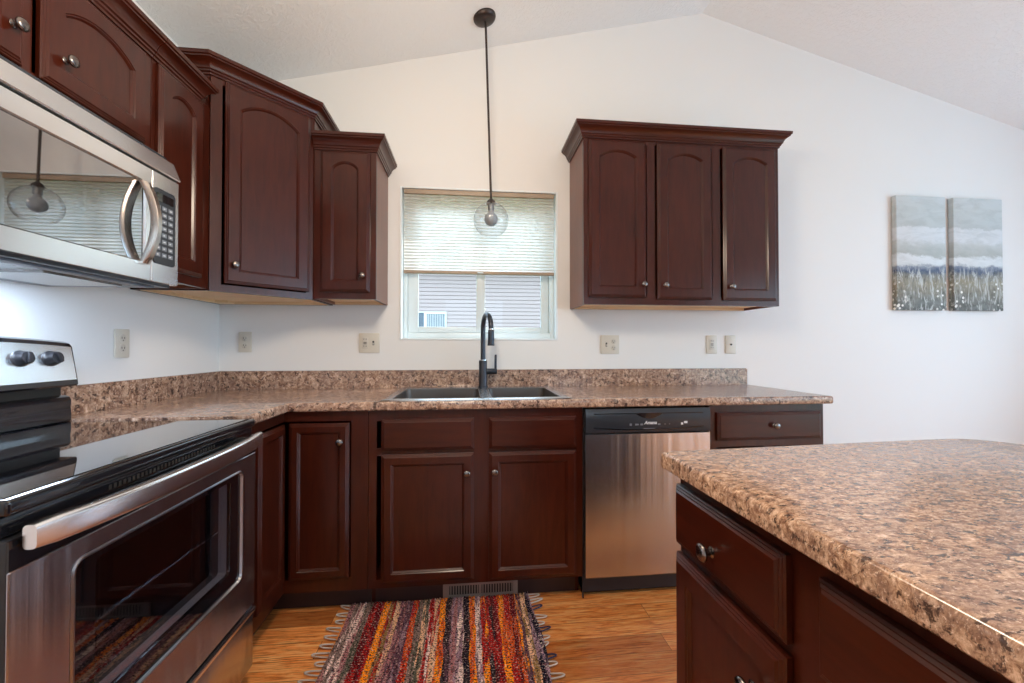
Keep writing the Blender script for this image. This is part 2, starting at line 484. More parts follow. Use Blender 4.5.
def knob(parent, x, y, z, axis=(0, -1, 0), r=0.0155):
    k = r / 0.0155
    return MB().lathe([(0.0095 * k, 0), (0.0095 * k, 0.002), (0.0055 * k, 0.005), (0.005 * k, 0.012), (0.008 * k, 0.0155), (0.0145 * k, 0.0175), (r, 0.0205), (0.0148 * k, 0.0235), (0.010 * k, 0.0265), (0.003 * k, 0.0275)],
                      (x, y, z), axis, 20).build('knob', 'pewter', parent, 50)


CROWN = [(0, 0), (0.006, 0), (0.007, 0.007), (0.012, 0.011), (0.013, 0.017), (0.018, 0.021), (0.0195, 0.028), (0.024, 0.037), (0.031, 0.045), (0.040, 0.051), (0.044, 0.053), (0.0445, 0.058),
         (0.050, 0.061), (0.051, 0.075), (0, 0.075)]


def crown(mb, path, z):
    """sweep the crown profile along a plan path; the room is on the right hand of the path"""
    P = [Vector(p) for p in path]; n = len(P); L = []
    for i, p in enumerate(P):
        d1 = (P[i] - P[i - 1]).normalized() if i else (P[1] - P[0]).normalized()
        d2 = (P[i + 1] - P[i]).normalized() if i < n - 1 else d1
        n1 = Vector((d1.y, -d1.x)); n2 = Vector((d2.y, -d2.x)); m = (n1 + n2) / (1 + n1.dot(n2))
        L.append([(p.x + m.x * o, p.y + m.y * o, z + h) for o, h in CROWN])
    mb.loops(L); return mb


# ------------------------------------------------------------------ the room
ZL, SL, XR, ZR = 2.597, 0.2375, 2.864, 3.277
RX, RY, WT = 5.75, -6.5, 0.14
WIN = (0.986, 1.926, 1.191, 2.094)


def roofz(x): return ZL + SL * x if x <= XR else ZR - 0.263 * (x - XR)


mb = MB()
for xa, xb in ((-0.14, WIN[0]), (WIN[1], XR), (XR, RX + 0.14)):
    mb.prism([(xa, 0), (xb, 0), (xb, roofz(xb) + 0.02), (xa, roofz(xa) + 0.02)], 'y', 0, WT)
mb.prism([(WIN[0], 0), (WIN[1], 0), (WIN[1], WIN[2]), (WIN[0], WIN[2])], 'y', 0, WT)
mb.prism([(WIN[0], WIN[3]), (WIN[1], WIN[3]), (WIN[1], roofz(WIN[1]) + 0.02), (WIN[0], roofz(WIN[0]) + 0.02)], 'y', 0, WT)
bmesh.ops.remove_doubles(mb.bm, verts=mb.bm.verts, dist=1e-5)
structure(mb.build('wall_back', 'wall', smooth=0))
structure(MB().box(-0.14, 0, RY, 0, 0, ZL).build('wall_left', 'wall', smooth=0))
mb = MB()   # right wall with the patio door opening
mb.box(RX, RX + WT, -1.0, 0, 0, 2.57).box(RX, RX + WT, -2.9, -1.0, 0, 0.45).box(RX, RX + WT, -2.9, -1.0, 2.15, 2.57).box(RX, RX + WT, -3.0, -2.9, 0, 2.57).box(RX, RX + WT, -5.4, -3.0, 2.15, 2.57).box(RX, RX + WT, RY, -5.4, 0, 2.57)
structure(mb.build('wall_right', 'wall', smooth=0))
mb = MB()   # rear wall with two window openings
def rear(x0, x1, z0, z1=None):
    mb.prism([(x0, z0), (x1, z0), (x1, z1 if z1 else roofz(x1) + 0.02), (x0, z1 if z1 else roofz(x0) + 0.02)], 'y', RY - WT, RY)
rear(-0.14, 0.8, 0); rear(0.8, 2.2, 0, 0.85); rear(0.8, 2.2, 2.25); rear(2.2, XR, 0); rear(XR, 2.95, 0); rear(2.95, 4.15, 0, 0.85); rear(2.95, 4.15, 2.25); rear(4.15, RX + 0.14, 0)
structure(mb.build('wall_rear', 'wall', smooth=0))
structure(MB().box(-0.14, RX + 0.14, RY - WT, WT, -0.12, 0).build('floor', 'floor', smooth=0))
mb = MB()
mb.prism([(-0.14, roofz(-0.14)), (XR, ZR), (RX + 0.14, roofz(RX + 0.14)), (RX + 0.14, roofz(RX + 0.14) + 0.15), (XR, ZR + 0.15), (-0.14, roofz(-0.14) + 0.15)], 'y', RY - WT, WT)
structure(mb.build('ceiling', 'ceiling', smooth=0))


def frame_window(name, boxes, pane_boxes, parent_loc=(0, 0, 0)):
    r = bpy.data.objects.new(name, None); COL.objects.link(r); r.location = parent_loc; structure(r)
    m = MB()
    for q in boxes: m.box(*q, bev=0.004)
    m.build('window_frame', 'white', r)
    for q in pane_boxes: MB().box(*q).build('pane', 'pane', r, 0)
    return r


# kitchen window above the sink
w = bpy.data.objects.new('window_1', None); COL.objects.link(w); w.location = (WIN[0], 0, WIN[2]); structure(w)
ww, wh = WIN[1] - WIN[0], WIN[3] - WIN[2]
m = MB()
for a, b, c, d in ((0, 0.010, 0, wh), (ww - 0.010, ww, 0, wh), (0.010, ww - 0.010, 0, 0.010), (0.010, ww - 0.010, wh - 0.010, wh)): m.box(a, b, -0.004, 0.075, c, d, 0.002)
m.build('jamb_liner', 'reveal', w)
m = MB()   # fixed outer vinyl frame
for a, b, c, d in ((0.010, 0.036, 0.010, wh - 0.01), (ww - 0.036, ww - 0.010, 0.010, wh - 0.01), (0.036, ww - 0.036, 0.010, 0.045), (0.036, ww - 0.036, wh - 0.04, wh - 0.01)): m.box(a, b, 0.066, 0.136, c, d, 0.003)
m.build('window_frame', 'white', w)


def sash(x0, x1, y0, y1, wl, wr):
    m = MB(); z0, z1 = 0.046, wh - 0.041
    m.box(x0, x0 + wl, y0, y1, z0, z1, 0.004).box(x1 - wr, x1, y0, y1, z0, z1, 0.004)
    m.box(x0 + wl, x1 - wr, y0, y1, z0, z0 + 0.036, 0.004).box(x0 + wl, x1 - wr, y0, y1, z1 - 0.05, z1, 0.004)
    s_ = m.build('sash', 'white', w)
    MB().box(x0 + wl - 0.004, x1 - wr + 0.004, (y0 + y1) / 2 - 0.002, (y0 + y1) / 2 + 0.002, z0 + 0.034, z1 - 0.046).build('pane', 'pane', s_, 0)
    return s_


sash(0.037, 0.501, 0.072, 0.096, 0.061, 0.055)
sash(0.457, ww - 0.037, 0.102, 0.126, 0.044, 0.050)

# cellular shade, half lowered
bl = thing('cellular_shade', 'white pleated cellular shade lowered halfway over the sink window', 'window shade', (WIN[0] + ww / 2, 0.022, WIN[3] - 0.012))
hw = ww / 2 - 0.021
MB().box(-hw, hw, -0.018, 0.020, -0.026, 0, 0.003).build('head_rail', 'rail', bl)
m = MB(); L = []; n = 24; top, bot = -0.026, -0.478
for i in range(2 * n + 1):
    z = top + (bot - top) * i / (2 * n); y = -0.010 if i % 2 else 0.0
    L.append((y, z))
Lb = [(y + 0.018 - 2 * (y + 0.0), z) for y, z in L]
m.loops([[(-hw, y, z) for y, z in L], [(hw, y, z) for y, z in L]], closed=False, cap0=False, cap1=False)
m.build('pleated_fabric', 'shade', bl, 0)
MB().box(-hw, hw, -0.016, 0.012, -0.496, -0.478, 0.003).build('bottom_rail', 'rail', bl)
MB().box(-0.018, 0.018, -0.022, -0.0155, -0.492, -0.484, 0.002).build('pull_tab', 'white', bl)

# patio door and rear windows behind the camera
frame_window('window_2', [(0, 0.10, 0, 0.07, 0, 2.15), (0, 0.10, 2.33, 2.40, 0, 2.15), (0, 0.10, 1.16, 1.24, 0.08, 2.08), (0, 0.10, 0.07, 2.33, 0, 0.08), (0, 0.10, 0.07, 2.33, 2.08, 2.15)],
             [(0.04, 0.05, 0.07, 1.16, 0.08, 2.08), (0.04, 0.05, 1.24, 2.33, 0.08, 2.08)], (RX + 0.02, -5.4, 0))
frame_window('window_5', [(0, 0.1, 0, 0.06, 0, 1.7), (0, 0.1, 1.84, 1.9, 0, 1.7), (0, 0.1, 0.91, 0.99, 0.06, 1.64), (0, 0.1, 0.06, 1.84, 0, 0.06), (0, 0.1, 0.06, 1.84, 1.64, 1.7)],
             [(0.04, 0.05, 0.06, 0.91, 0.06, 1.64), (0.04, 0.05, 0.99, 1.84, 0.06, 1.64)], (RX + 0.02, -2.9, 0.45))
for nm, xa, W_ in (('window_3', 2.95, 1.2), ('window_4', 0.8, 1.4)):
    frame_window(nm, [(0, 0.06, 0, 0.1, 0, 1.4), (W_ - 0.06, W_, 0, 0.1, 0, 1.4), (0.06, W_ - 0.06, 0, 0.1, 0.66, 0.74), (0.06, W_ - 0.06, 0, 0.1, 0, 0.06), (0.06, W_ - 0.06, 0, 0.1, 1.34, 1.4)],
                 [(0.06, W_ - 0.06, 0.04, 0.05, 0.06, 0.66), (0.06, W_ - 0.06, 0.04, 0.05, 0.74, 1.34)], (xa, RY - 0.12, 0.85))

# ------------------------------------------------------------------ outside: the neighbouring house
nh = thing('neighbouring_house', 'pale lavender sided house seen through the sink window', 'house', (1.5, 8.0, -0.3))
m = MB(); prof = [(0, 0)]; pitch = 0.0975
for i in range(36): prof += [(-0.002, i * pitch), (-0.002, i * pitch + 0.013), (-0.034, i * pitch + 0.0132), (-0.024, (i + 1) * pitch)]
prof += [(0.3, 36 * pitch), (0.3, 0)]
m.prism(prof, 'x', -9, 9); m.build('siding_wall', 'siding', nh, 0)
fx0, fz0, fx1 = 0.138 - 1.5, 1.63 + 0.3, 0.79 - 1.5
m = MB()
for a, b, c, d in ((fx0 - 0.03, fx0, fz0 - 0.3, 2.33), (fx0 + 0.13, fx0 + 0.19, fz0 - 0.3, 2.33), (fx1, fx1 + 0.03, fz0 - 0.3, 2.33), (fx0, fx0 + 0.13, 2.30, 2.33), (fx0 + 0.19, fx1, 2.27, 2.33)): m.box(a, b, -0.07, -0.020, c, d)
wf = m.build('house_window', 'white', nh)
MB().box(fx0, fx0 + 0.13, -0.050, -0.036, fz0 - 0.3, 2.30).build('pane', 'darkglass', wf, 0)
m = MB()
for i in range(11): m.box(fx0 + 0.19 + i * 0.0425, fx0 + 0.19 + (i + 0.62) * 0.0425, -0.056, -0.048, fz0 - 0.3, 2.27)
m.build('curtain', 'curtain', wf, 0)
MB().box(fx0 + 0.19, fx1, -0.046, -0.036, fz0 - 0.3, 2.27).build('pane', 'darkglass', wf, 0)
MB().prism([(-0.45, 3.50), (-0.45, 3.56), (4, 5.6), (4, 5.5)], 'x', -9.4, 9.4).build('roof', 'shingle', nh, 0)
gr = MB().box(-30, 34, 0.2, 40, -0.36, -0.30).build('ground_outside', 'ground', smooth=0); structure(gr)
MB_g = MB().box(5.95, 34, -30, 0.15, -0.36, -0.30).build('ground_patio', 'ground', smooth=0); structure(MB_g)


# ------------------------------------------------------------------ cabinets
def upper_cab(label, loc, rz, w, d, h, doors, crown_path=None, crown_z=None, group=None, stiles=(), rails=(0.045, 0.03)):
    c = thing('wall_cabinet', label, 'cabinet', loc, rz, group)
    m = MB()
    m.box(0, 0.016, -d + 0.02, -0.003, 0, h).box(w - 0.016, w, -d + 0.02, -0.003, 0, h).box(0.016, w - 0.016, -d + 0.02, -0.003, h - 0.016, h).box(0.016, w - 0.016, -0.012, -0.003, 0, h - 0.016)
    m.build('carcass', 'wood_side_lit', c, 0)
    m = MB().box(0.016, w - 0.016, -d + 0.02, -0.012, 0.014, 0.028).box(0.016, w - 0.016, -0.03, -0.012, 0, 0.014)
    m.build('bottom_panel', 'birch', c, 0)
    m = MB(); fy0, fy1 = -d, -d + 0.0198
    st = [(0, 0.038)] + list(stiles) + [(w - 0.038, w)]
    for a, b in st: m.box(a, b, fy0, fy1, 0, h)
    for (a, b), (a2, b2) in zip(st, st[1:]): m.box(b, a2, fy0, fy1, 0, rails[0]).box(b, a2, fy0, fy1, h - rails[1], h)
    m.build('face_frame', 'wood', c, 0)
    for (x0, x1, z0, z1, arch, kx, kz) in doors:
        dr = door_panel(MB(), x0, x1, z0, z1, -d - 0.001, arch).build('door', 'wood', c, 22)
        if kx is not None: knob(dr, kx, -d - 0.0195, kz)
    if crown_path: crown(MB(), crown_path, crown_z if crown_z else h - 0.006).build('crown_molding', 'wood_h', c, 25)
    return c


# right of the window
w_, d_, h_ = 1.130, 0.305, 0.905
upper_cab('wide dark cherry three-door wall cabinet right of the sink window', (2.0, 0, 1.380), 0, w_, d_, h_,
          [(0.026, 0.345, 0.038, 0.887, 0.034, 0.325, 0.108), (0.409, 0.724, 0.031, 0.885, 0.034, 0.447, 0.106), (0.790, 1.106, 0.029, 0.883, 0.034, 0.830, 0.104)],
          [(0, 0), (0, -d_), (w_, -d_), (w_, 0)], 0.897, stiles=((0.355, 0.400), (0.734, 0.780)))
# narrow one left of the window
upper_cab('narrow single-door wall cabinet just left of the sink window', (0.615, 0, 1.393), 0, 0.303, 0.305, 0.762,
          [(0.034, 0.274, 0.034, 0.744, 0.034, 0.242, 0.115)], [(0.0, -0.305), (0.303, -0.305), (0.303, 0)], 0.750)
# left wall: narrow cabinet beside the corner, and the short pair above the microwave
upper_cab('narrow wall cabinet squeezed between the microwave and the corner cabinet', (0, -0.9335, 1.393), PI / 2, 0.317, 0.305, 0.762,
          [(0.018, 0.258, 0.036, 0.744, 0.030, 0.048, 0.10)], [(0, -0.305), (0.243, -0.305), (0.243, -0.262)], 0.750)
upper_cab('short two-door wall cabinet directly above the steel microwave', (0, -1.7155, 1.792), PI / 2, 0.780, 0.305, 0.363,
          [(0.030, 0.366, 0.036, 0.340, 0.040, 0.336, 0.118), (0.406, 0.745, 0.036, 0.340, 0.040, 0.462, 0.118)], [(0, 0), (0, -0.305), (0.780, -0.305)], 0.351, stiles=((0.374, 0.398),))

# diagonal corner wall cabinet
cc = thing('corner_wall_cabinet', 'tall diagonal corner wall cabinet with one large arched door', 'cabinet', (0, 0, 1.388))
H = 0.918
body = [(0.003, -0.003), (0.003, -0.611), (0.296, -0.611), (0.611, -0.296), (0.611, -0.003)]
m = MB()
for (a, b) in ((0, 1), (1, 2), (3, 4), (4, 0)):
    A = Vector(body[a]); B = Vector(body[b]); dd = (B - A).normalized(); nn = Vector((-dd.y, dd.x)) * 0.014
    m.prism([tuple(A), tuple(B), tuple(B + nn), tuple(A + nn)], 'z', 0, H - 0.016)
m.prism(body, 'z', H - 0.016, H)
m.build('carcass', 'wood', cc, 0)
m = MB().prism([(0.018, -0.018), (0.018, -0.596), (0.286, -0.596), (0.596, -0.286), (0.596, -0.018)], 'z', 0.014, 0.028)
m.box(0.018, 0.034, -0.58, -0.10, 0, 0.014).box(0.10, 0.596, -0.034, -0.018, 0, 0.014).box(0.018, 0.10, -0.10, -0.018, 0, 0.0139)
m.build('bottom_panel', 'birch', cc, 0)
fw = 0.431
X45 = Matrix.Translation((0.305, -0.610, 0)) @ Matrix.Rotation(PI / 4, 4, 'Z')
m = MB()
m.box(0, 0.042, -0.0, 0.0195, 0, H).box(fw - 0.032, fw, 0, 0.0195, 0, H).box(0.042, fw - 0.032, 0, 0.0195, 0, 0.03).box(0.042, fw - 0.032, 0, 0.0195, H - 0.03, H)
m.xf(X45).build('face_frame', 'wood', cc, 0)
dr = door_panel(MB(), 0.050, 0.410, 0.036, 0.906, -0.001, 0.050).xf(X45).build('door', 'wood', cc, 22)
kp = X45 @ Vector((0.086, -0.0195, 0.118)); knob(dr, kp.x, kp.y, kp.z, (0.7071, -0.7071, 0))
crown(MB(), [(0.003, -0.611), (0.3045, -0.611), (0.611, -0.3045), (0.611, -0.003)], H - 0.008).build('crown_molding', 'wood_h', cc, 25)


def base_cab(name, label, loc, rz, w, d=0.608, fronts=(), stiles=(), rails=(), sides=True, depth_toe=0.07, panel_right=False):
    c = thing(name, label, 'cabinet', loc, rz)
    m = MB()
    m.box(0, 0.016, -d + 0.02, -0.003, 0.105, 0.874).box(w - 0.016, w, -d + 0.02, -0.003, 0.105, 0.874)
    m.box(0.016, w - 0.016, -d + 0.02, -0.003, 0.105, 0.121).box(0.016, w - 0.016, -0.012, -0.003, 0.121, 0.874)
    m.box(0, 0.016, -d + 0.072, -0.003, 0, 0.105).box(w - 0.016, w, -d + 0.072, -0.003, 0, 0.105)
    m.build('carcass', 'wood', c, 0)
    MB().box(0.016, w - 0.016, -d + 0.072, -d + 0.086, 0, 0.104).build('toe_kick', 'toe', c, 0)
    m = MB(); st = [(0, 0.034)] + list(stiles) + [(w - 0.034, w)]
    for a, b in st: m.box(a, b, -d, -d + 0.0198, 0.105, 0.874)
    for (a, b), (a2, b2) in zip(st, st[1:]):
        for r0, r1 in ((0.105, 0.142), (0.676, 0.708), (0.828, 0.874)): m.box(b, a2, -d, -d + 0.0198, r0, r1)
    m.build('face_frame', 'wood', c, 0)
    for f in fronts:
        kind, x0, x1, z0, z1 = f[:5]
        if kind == 'door': o = door_panel(MB(), x0, x1, z0, z1, -d - 0.001, 0, 0.044).build('door', 'wood', c, 22)
        else: o = door_panel(MB(), x0, x1, z0, z1, -d - 0.001, flat=True).build('drawer_front' if kind == 'drawer' else 'false_front', 'wood_h', c, 22)
        if len(f) > 5: knob(o, f[5], -d - 0.0195, f[6])
    return c


base_cab('sink_base_cabinet', 'dark cherry sink base cabinet with two doors and false drawer fronts', (0.957, 0, 0), 0, 0.949,
         fronts=[('false', 0.055, 0.455, 0.700, 0.836), ('false', 0.521, 0.918, 0.697, 0.836), ('door', 0.055, 0.455, 0.128, 0.684, 0.424, 0.598), ('door', 0.521, 0.918, 0.120, 0.683, 0.546, 0.600)],
         stiles=((0.448, 0.528),))
base_cab('end_base_cabinet', 'base cabinet with one drawer at the right end, past the dishwasher', (2.521, 0, 0), 0, 0.590,
         fronts=[('drawer', 0.034, 0.567, 0.709, 0.840, 0.317, 0.777), ('door', 0.034, 0.290, 0.128, 0.670, 0.258, 0.600), ('door', 0.311, 0.567, 0.128, 0.670, 0.343, 0.600)], stiles=((0.280, 0.320),))

# corner base with the folding pair of doors
cb = thing('corner_base_cabinet', 'corner base cabinet with folding doors meeting at the inside corner by the range', 'cabinet', (0, 0, 0))
m = MB()
m.prism([(0.003, -0.003), (0.003, -0.951), (0.022, -0.951), (0.022, -0.022), (0.955, -0.022), (0.955, -0.003)], 'z', 0, 0.874)
m.prism([(0.022, -0.022), (0.022, -0.951), (0.590, -0.951), (0.590, -0.590), (0.955, -0.590), (0.955, -0.022)], 'z', 0.105, 0.121)
m.box(0.022, 0.590, -0.951, -0.935, 0.121, 0.874).box(0.939, 0.955, -0.590, -0.022, 0.121, 0.874)
m.build('carcass', 'wood', cb, 0)
m = MB().prism([(0.536, -0.951), (0.536, -0.536), (0.955, -0.536), (0.955, -0.522), (0.522, -0.522), (0.522, -0.951)], 'z', 0, 0.104)
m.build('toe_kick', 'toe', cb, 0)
m = MB()
m.box(0.884, 0.955, -0.608, -0.590, 0.105, 0.874).box(0.5905, 0.884, -0.608, -0.5905, 0.105, 0.160).box(0.608, 0.884, -0.608, -0.5905, 0.832, 0.874)
m.box(0.590, 0.608, -0.951, -0.850, 0.105, 0.874).box(0.5905, 0.608, -0.850, -0.608, 0.105, 0.160).box(0.5905, 0.608, -0.850, -0.5905, 0.832, 0.874)
m.build('face_frame', 'wood', cb, 0)
dr = door_panel(MB(), 0.632, 0.879, 0.165, 0.825, -0.610, 0, 0.038).build('door', 'wood', cb, 22)
knob(dr, 0.845, -0.629, 0.747)
door_panel(MB(), 0.0, 0.215, 0.165, 0.825, 0, 0, 0.038).xf(Matrix.Translation((0.610, -0.849, 0)) @ Matrix.Rotation(PI / 2, 4, 'Z')).build('door', 'wood', cb, 22)

# ------------------------------------------------------------------ worktop along the walls
ct = thing('kitchen_countertop', 'L-shaped brown granite-look laminate countertop along the back and left walls', 'countertop', (0, 0, 0.876))
SX0, SX1, SY0, SY1 = 1.030, 1.836, -0.590, -0.060    # cut-out for the sink


def slab(mb, xs, ys, keep, z0, z1, bev_edges, bev=0.009):
    b = mb.bm; V = {}
    def v(i, j):
        if (i, j) not in V: V[(i, j)] = b.verts.new((xs[i], ys[j], z1))
        return V[(i, j)]
    fs = [b.faces.new((v(i, j), v(i + 1, j), v(i + 1, j + 1), v(i, j + 1))) for i in range(len(xs) - 1) for j in range(len(ys) - 1) if keep((xs[i] + xs[i + 1]) / 2, (ys[j] + ys[j + 1]) / 2)]
    r = bmesh.ops.extrude_face_region(b, geom=fs)
    nv = [e for e in r['geom'] if isinstance(e, bmesh.types.BMVert)]
    bmesh.ops.translate(b, verts=nv, vec=(0, 0, z0 - z1))
    bmesh.ops.recalc_face_normals(b, faces=b.faces)
    es = [e for e in b.edges if bev_edges(*[q.co for q in e.verts]) and len(e.link_faces) == 2 and abs(e.calc_face_angle(0)) > 1]
    bmesh.ops.bevel(b, geom=es, offset=bev, segments=4, affect='EDGES', profile=0.5)
    return mb


CF, CE = 0.636, 3.139
def ct_keep(x, y):
    if SX0 < x < SX1 and SY0 < y < SY1: return False
    return x < CF or y > -CF
def ct_edge(a, b):
    front = abs(a.y + CF) < 1e-4 and abs(b.y + CF) < 1e-4 and min(a.x, b.x) > CF - 1e-4
    left = abs(a.x - CF) < 1e-4 and abs(b.x - CF) < 1e-4 and max(a.y, b.y) < -CF + 1e-4
    end = abs(a.x - CE) < 1e-4 and abs(b.x - CE) < 1e-4
    return (front or left or end) and abs(a.z - b.z) < 1e-5
m = slab(MB(), [0.003, CF, SX0, SX1, CE], [-0.9525, -CF, SY0, SY1, -0.003], ct_keep, 0, 0.038, ct_edge)
m.build('worktop', 'granite', ct, 40)
m = MB().prism([(0.003, -0.003), (0.003, -0.9525), (0.021, -0.9525), (0.021, -0.021), (CE, -0.021), (CE, -0.003)], 'z', 0.0382, 0.140)
bmesh.ops.bevel(m.bm, geom=[e for e in m.bm.edges if min(q.co.z for q in e.verts) > 0.139], offset=0.004, segments=2, affect='EDGES')
m.build('backsplash', 'granite', ct, 40)

# ------------------------------------------------------------------ sink
sk = thing('kitchen_sink', 'stainless steel double-bowl drop-in sink below the window', 'sink', (1.432, -0.334, 0.9145))


def rrect(x0, x1, y0, y1, r, n=5):
    P = []
    for cx, cy, a in ((x1 - r, y0 + r, -90), (x1 - r, y1 - r, 0), (x0 + r, y1 - r, 90), (x0 + r, y0 + r, 180)):
        for i in range(n + 1):
            t = math.radians(a + 90 * i / n); P.append((cx + r * math.cos(t), cy + r * math.sin(t)))
    return P


m = MB(); b = m.bm
# rim plate with two holes: built as a grid of quads with raised outer lip
xs = [-0.428, -0.418, -0.386, 0.012, 0.060, 0.386, 0.418, 0.428]; ys = [-0.290, -0.280, -0.238, 0.206, 0.280, 0.290]
V = {}
def sv(i, j):
    if (i, j) not in V:
        edge = i in (0, 7) or j in (0, 5)
        V[(i, j)] = b.verts.new((xs[i], ys[j], 0.0 if edge else 0.0055))
    return V[(i, j)]
for i in range(7):
    for j in range(5):
        if j == 2 and i in (2, 4): continue
        b.faces.new((sv(i, j), sv(i + 1, j), sv(i + 1, j + 1), sv(i, j + 1)))
m.build('rim', 'sink', sk, 30)
for x0, x1 in ((-0.386, 0.012), (0.060, 0.386)):
    m = MB(); b = m.bm
    Ls = []
    for dz, ins, r in ((0.0055, 0, 0.004), (0.002, 0.004, 0.03), (-0.10, 0.010, 0.045), (-0.165, 0.018, 0.055), (-0.180, 0.040, 0.06)):
        Ls.append([(px, py, dz) for px, py in rrect(x0 + ins, x1 - ins, -0.238 + ins, 0.206 - ins, r)])
    m.loops(Ls, cap0=False, cap1=True)
    bowl = m.build('bowl', 'bowl', sk, 40)
    MB().lathe([(0.042, 0), (0.045, 0.002), (0.030, 0.003), (0.028, 0.0)], ((x0 + x1) / 2, -0.02, -0.1798), (0, 0, 1), 24).build('drain', 'chrome', bowl)

# faucet
fc = thing('kitchen_faucet', 'dark pull-down gooseneck faucet standing behind the sink', 'faucet', (1.469, -0.092, 0.9205))
MB().lathe([(0.028, 0), (0.028, 0.006), (0.0245, 0.009), (0.0235, 0.012), (0.0235, 0.150), (0.0220, 0.154)], n=28).build('body', 'faucet', fc, 40)
MB().lathe([(0.0222, 0.1535), (0.0222, 0.157), (0.0160, 0.159)], n=28).build('trim_ring', 'chrome', fc, 40)
dirv = Vector((0.25, -1.0, 0)).normalized(); R = 0.078
path = [Vector((0, 0, 0.158)), Vector((0, 0, 0.25)), Vector((0, 0, 0.335))]
for i in range(1, 17):
    a = PI * i / 16; path.append(dirv * (R - R * math.cos(a)) + Vector((0, 0, 0.335 + R * 0.98 * math.sin(a))))
path.append(path[-1] + Vector((0, 0, -0.012)))
MB().tube(path, 0.0138, 14).build('gooseneck', 'faucet', fc, 40)
e = path[-1]
MB().lathe([(0.0145, 0.0), (0.0160, -0.006), (0.0168, -0.02), (0.0182, -0.075), (0.0192, -0.083), (0.0175, -0.086)], e, (0, 0, 1), 22).build('spray_head', 'faucet', fc, 40)
MB().lathe([(0.0150, 0.006), (0.0158, 0.0005), (0.0150, -0.001)], e, (0, 0, 1), 22).build('trim_ring', 'chrome', fc, 40)
MB().lathe([(0.0170, 0), (0.0170, 0.056), (0.0150, 0.062)], (0.018, 0, 0.090), (1, 0, 0), 20).build('handle_stub', 'faucet', fc, 40)
MB().tube([(0.072, 0, 0.100), (0.072, 0, 0.135), (0.073, 0, 0.186)], [0.0075, 0.0068, 0.0062], 12).build('lever', 'faucet', fc, 40)

# ------------------------------------------------------------------ dishwasher
dw = thing('dishwasher', 'stainless steel dishwasher with a black control panel under the countertop', 'dishwasher', (2.2125, 0, 0))
hw = 0.298
MB().box(-hw, hw, -0.585, -0.02, 0.02, 0.868).build('tub', 'blackm', dw, 0)
m = MB(); m.prism([(-0.585, 0.100), (-0.622, 0.100), (-0.630, 0.108), (-0.632, 0.40), (-0.632, 0.752), (-0.626, 0.757), (-0.585, 0.757)], 'x', -hw, hw)
m.build('door', 'steel_v', dw, 30)
m = MB(); m.prism([(-0.585, 0.760), (-0.634, 0.760), (-0.637, 0.766), (-0.637, 0.842), (-0.630, 0.868), (-0.585, 0.868)], 'x', -hw, hw)
co = m.build('control_panel', 'console', dw, 30)
# curved bezel line, scooped handle, marks
m = MB(); N = 20; A = []; B_ = []
for i in range(N + 1):
    t = -1 + 2 * i / N; x = t * 0.262; z = 0.782 - 0.012 * (1 - t * t)
    A.append((x, z)); B_.append((x, z + 0.0035))
m.loops([[(x, -0.6375, z) for x, z in A + B_[::-1]], [(x, -0.6395, z) for x, z in A + B_[::-1]]]); m.build('bezel_line', 'black', co, 0)
m = MB().box(-0.262, 0.262, -0.6395, -0.6372, 0.845, 0.8485); m.build('bezel_line', 'black', co, 0)
m = MB(); A = [(-0.062 + 0.124 * i / 16, 0.8445 - 0.022 * (1 - ((i - 8) / 8) ** 2)) for i in range(17)]
m.loops([[(x, -0.6374, z) for x, z in A], [(x, -0.6388, z) for x, z in A]]); m.build('handle_recess', 'black', co, 0)
for x, wd, ht in ((-0.088, 0.010, 0.010), (-0.062, 0.010, 0.008), (-0.054, 0.008, 0.006), (-0.036, 0.012, 0.008), (0.047, 0.012, 0.007), (0.076, 0.006, 0.003), (0.098, 0.004, 0.003)):
    MB().box(x - wd / 2, x + wd / 2, -0.6386, -0.6371, 0.796 - ht / 2, 0.796 + ht / 2).build('button', 'grey', co, 0)
for x, z, wd, ht in ((0.158, 0.797, 0.010, 0.010), (0.176, 0.803, 0.016, 0.010)):
    MB().box(x - wd / 2, x + wd / 2, -0.6386, -0.6371, z - ht / 2, z + ht / 2, 0.0005).build('indicator_light', 'legend', co, 0)
MB().box(-0.027, 0.027, -0.6382, -0.6371, 0.7765, 0.7785).build('legend_line', 'grey', co, 0)
tx = bpy.data.curves.new('maker_logo', 'FONT'); tx.body = 'Amana'; tx.size = 0.021; tx.extrude = 0.0006; tx.shear = 0.3; tx.align_x = 'CENTER'; tx.offset = 0.0004
tmp = bpy.data.objects.new('maker_logo_text', tx); COL.objects.link(tmp)
bpy.context.view_layer.update()
me = bpy.data.meshes.new_from_object(tmp.evaluated_get(bpy.context.evaluated_depsgraph_get()))
bpy.data.objects.remove(tmp); bpy.data.curves.remove(tx)
me.name = 'maker_logo'; me.materials.clear(); me.materials.append(M['legend'])
to = bpy.data.objects.new('maker_logo', me); COL.objects.link(to); to.parent = co; to.location = (0.006, -0.6377, 0.797); to.rotation_euler = (PI / 2, 0, 0)
MB().box(-hw, hw, -0.560, -0.545, 0.002, 0.098).build('kick_plate', 'black', dw, 0)
MB().box(-0.3035, -0.2995, -0.600, -0.585, 0.0, 0.868).build('side_gasket', 'blackm', dw, 0)

